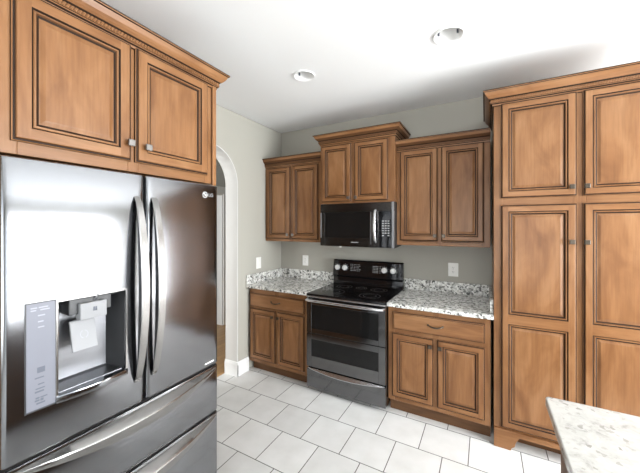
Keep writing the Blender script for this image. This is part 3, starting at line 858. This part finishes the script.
for i in range(10):
    th = 2 * PI * i / 10; th2 = 2 * PI * (i + 1) / 10
    cx, cz = xm - 0.030, d_ - 0.138
    def Q(r, tt):
        x = cx + r * math.cos(tt); z = cz + r * math.sin(tt) * 1.1
        return (x, yf + 0.028 - 0.026 * ((d_ - 0.086 - z) / 0.106) - 0.0008, z)
    if i % 5 != 2: ic.add([Q(0.011, th), Q(0.011, th2), Q(0.0135, th2), Q(0.0135, th)], [(0, 1, 2, 3)])
ic.build('drop_icon', 'print_mid', pdl)
# door handles: flat bowed bars
def bow_handle(parent, xa, z0, z1):
    n = 28; mb = MB(); vs = []
    for i in range(n + 1):
        s_ = i / n; z = z0 + (z1 - z0) * s_
        bo = math.sin(PI * s_) ** 0.7
        yd = bulge(xa)
        y = yd - 0.008 - 0.060 * bo            # front of the blade
        yk = yd - 0.004 - 0.026 * bo           # back edge, clear of the door
        if i in (0, n): y = yd - 0.004; yk = yd + 0.002
        hw = 0.0125 + 0.0045 * bo; x = xa
        vs += [(x - hw + 0.006, yk, z), (x - hw, y + 0.004, z), (x - hw + 0.003, y, z), (x + hw - 0.003, y, z), (x + hw, y + 0.004, z), (x + hw - 0.006, yk, z)]
    for i in range(n):
        for j in range(6):
            mb.f.append((i*6 + j, i*6 + (j+1) % 6, i*6 + 6 + (j+1) % 6, i*6 + 6 + j)); mb.m.append(1 if j in (0, 4, 5) else 0)
    mb.v = vs; mb.f += [tuple(range(6)), tuple(n*6 + j for j in range(5, -1, -1))]; mb.m += [0, 0]
    return mb.build('handle', ['handle', 'dark_plastic'], parent, smooth='auto')
bow_handle(ldoor, SPLIT - 0.036, 0.893, 1.665)
bow_handle(rdoor, SPLIT + 0.036, 0.893, 1.665)
# dark gasket line between and under the doors
MB().box(0.012, RW - 0.012, -(FD - 0.100) , -(FD - 0.112), 0.08, 1.74).build('gasket', 'gasket', t)
# drawers with bowed lips
def fr_drawer(z0, z1):
    d = front_slab(0, RW, z0, z1, name='drawer')
    n = 28; mb = MB(); vs = []
    x0, x1 = 0.018, RW - 0.018
    for i in range(n + 1):
        s_ = i / n; x = x0 + (x1 - x0) * s_; b_ = math.sin(PI * s_) ** 0.85
        yy = bulge(x)
        vs += [(x, yy + 0.004, z1 - 0.010), (x, yy - 0.003 - 0.040 * b_, z1 - 0.014 - 0.020 * b_), (x, yy - 0.004 - 0.043 * b_, z1 - 0.017 - 0.024 * b_), (x, yy - 0.003 - 0.038 * b_, z1 - 0.020 - 0.060 * b_), (x, yy + 0.004, z1 - 0.022 - 0.060 * b_)]
    mb.add(vs, [(i*5 + j, i*5 + j + 1, i*5 + j + 6, i*5 + j + 5) for i in range(n) for j in range(4)] + [(0, 1, 2, 3, 4), tuple(n*5 + j for j in (4, 3, 2, 1, 0))])
    mb.build('handle', 'handle', d, smooth='auto')
    return d
fr_drawer(0.541, 0.788); fr_drawer(0.085, 0.531)
# badge on the right door: round mark and two letters
bx_, bz_ = RL(-1.975), 1.703
def text(name, body, size, parent, loc, rot, mat):
    c = bpy.data.curves.new(name, 'FONT'); c.body = body; c.size = size; c.extrude = 0.0006; c.align_x = 'LEFT'; c.align_y = 'CENTER'
    tmp = bpy.data.objects.new(name, c); COL.objects.link(tmp)
    dg = bpy.context.evaluated_depsgraph_get()
    me = bpy.data.meshes.new_from_object(tmp.evaluated_get(dg))
    bpy.data.objects.remove(tmp); bpy.data.curves.remove(c)
    me.materials.clear(); me.materials.append(M[mat])
    o = bpy.data.objects.new(name, me); COL.objects.link(o); o.parent = parent; o.location = loc; o.rotation_euler = rot
    return o
bdg = MB(); yb_ = bulge(bx_)
bdg.lathe([(0.0155, 0.002), (0.0155, -0.0010), (0.0130, -0.0012), (0.0130, -0.0002)], (bx_, yb_, bz_), 'y', 24, cap=False)
bdg.box(bx_ - 0.002, bx_ + 0.001, yb_ - 0.0011, yb_ + 0.002, bz_ - 0.005, bz_ + 0.008)
bdg.box(bx_ - 0.002, bx_ + 0.007, yb_ - 0.0011, yb_ + 0.002, bz_ - 0.006, bz_ - 0.003)
bdg.box(bx_ + 0.004, bx_ + 0.013, yb_ - 0.0011, yb_ + 0.002, bz_ - 0.001, bz_ + 0.002)
bdg.lathe([(0.003, 0.001), (0.003, -0.0011)], (bx_ - 0.006, yb_, bz_ + 0.005), 'y', 10)
bdg_o = bdg.build('badge', 'print_white', rdoor)
text('badge_lettering', 'LG', 0.026, bdg_o, (bx_ + 0.022, bulge(bx_ + 0.04) - 0.0008, bz_), (PI / 2, 0, 0), 'print_grey')
st = MB(); X = RL(-1.975); st.box(X, X + 0.058, bulge(X + .02) - 0.0008, bulge(X + .05) + 0.003, 0.815, 0.823); st.build('door_lettering', 'print_white', rdoor)

# ---- outlets and switch
def plate(label, cat, loc, rz, w, hh, kind):
    t = thing('outlet' if kind != 'switch' else 'light_switch', label, cat, loc, rz)
    pl = MB().box(-w/2, w/2, -0.0005, -0.006, -hh/2, hh/2).build('cover_plate', 'white_plastic', t, bevel=0.002)
    if kind == 'switch':
        MB().prism([(-0.006, -0.034), (-0.006, 0.034), (-0.011, 0.032), (-0.007, -0.032)], 'x', -0.017, 0.017).build('rocker', 'white_plastic', t, bevel=0.001)
    else:
        f = MB()
        for z in (-0.020, 0.020): f.lathe([(0.0165, -0.006), (0.0165, -0.0085)], (0, 0, z), 'y', 20)
        f.build('socket_face', 'white_plastic', t)
        s_ = MB()
        for z in (-0.020, 0.020):
            for x in (-0.006, 0.006): s_.box(x - 0.0012, x + 0.0012, -0.0080, -0.0090, z - 0.002, z + 0.007)
            s_.lathe([(0.0025, -0.008), (0.0025, -0.009)], (0, 0, z - 0.008), 'y', 8)
        s_.box(-0.002, 0.002, -0.0055, -0.0070, -0.002, 0.002)
        s_.build('slots', 'slot', t)
    return t
plate('white outlet on the back wall left of the range', 'outlet', (0.350, 0, 1.127), 0, 0.078, 0.122, 'outlet')
plate('white outlet on the shaded wall above the right countertop', 'outlet', (1.966, 0, 1.131), 0, 0.086, 0.126, 'outlet')
plate('white wall switch plate on the arch wall above the countertop', 'switch', (0, -0.438, 1.125), PI / 2, 0.078, 0.126, 'switch')

# ---- recessed ceiling lights
def can(label, x, y, r):
    t = thing('recessed_light', label, 'ceiling light', (x, y, H), 0, 'recessed ceiling lights')
    MB().lathe([(r, -0.0005), (r, -0.006), (r * 0.95, -0.011), (r * 0.86, -0.007), (r * 0.82, 0.0)], (0, 0, 0), 'z', 40, cap=False).build('trim_ring', 'trim_white', t, smooth='auto')
    MB().lathe([(r * 0.82, 0.0), (r * 0.78, 0.03), (r * 0.70, 0.075), (r * 0.62, 0.095)], (0, 0, 0), 'z', 40, cap=False).build('reflector', 'can_inner', t, smooth='auto')
    MB().lathe([(r * 0.62, 0.095), (r * 0.60, 0.085), (r * 0.45, 0.072), (r * 0.2, 0.066), (0.001, 0.065)], (0, 0, 0), 'z', 32, cap=False).build('lamp', 'lamp_off', t, smooth='auto')
    cl = MB()
    for a in (0.7, 2.8): cl.box(r * 0.70 * math.cos(a) - 0.005, r * 0.70 * math.cos(a) + 0.005, r * 0.70 * math.sin(a) - 0.005, r * 0.70 * math.sin(a) + 0.005, 0.020, 0.040)
    cl.build('spring_clip', 'print_dark', t)
    return t
cans = [(2.034, -1.095, 0.088), (1.012, -1.098, 0.083)]
# round holes for them in the ceiling
cut = MB()
for x, y, r in cans: cut.lathe([(r * 0.825, -0.05), (r * 0.825, 0.14)], (x, y, H), 'z', 40)
cut.build('hole_cutter', 'ceiling')
ce = bpy.data.objects['ceiling']; co = bpy.data.objects['hole_cutter']
bo = ce.modifiers.new('holes', 'BOOLEAN'); bo.object = co; bo.solver = 'EXACT'
dg = bpy.context.evaluated_depsgraph_get()
me = bpy.data.meshes.new_from_object(ce.evaluated_get(dg))
ce.modifiers.clear(); ce.data = me
bpy.data.objects.remove(co)
can('recessed ceiling light nearest the tall pantry', *cans[0])
can('recessed ceiling light nearest the arch wall', *cans[1])

# ---- island
t = thing('kitchen_island', 'kitchen island base of dark wood under the pale granite slab', 'island', (2.46, -2.85, 0))
MB().box(0, 1.10, 0, 1.12, 0.10, 0.880).build('carcass', 'toe', t, bevel=0.002)
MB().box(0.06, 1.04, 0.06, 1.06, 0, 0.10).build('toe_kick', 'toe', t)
mb = MB()
x0, y0, x1, y1, r = 2.422, -2.88, 3.60, -1.682, 0.014
pl = []
for cx, cy, a0 in ((x0 + r, y0 + r, PI), (x1 - r, y0 + r, 1.5 * PI), (x1 - r, y1 - r, 0), (x0 + r, y1 - r, 0.5 * PI)):
    for i in range(7): pl.append((cx + r * math.cos(a0 + PI / 2 * i / 6), cy + r * math.sin(a0 + PI / 2 * i / 6)))
tag(mb.prism(pl, 'z', 0.8815, 0.914).build('island_countertop', 'granite_island', bevel=0.005, seg=3), 'pale speckled granite island top in the lower right foreground', 'countertop')
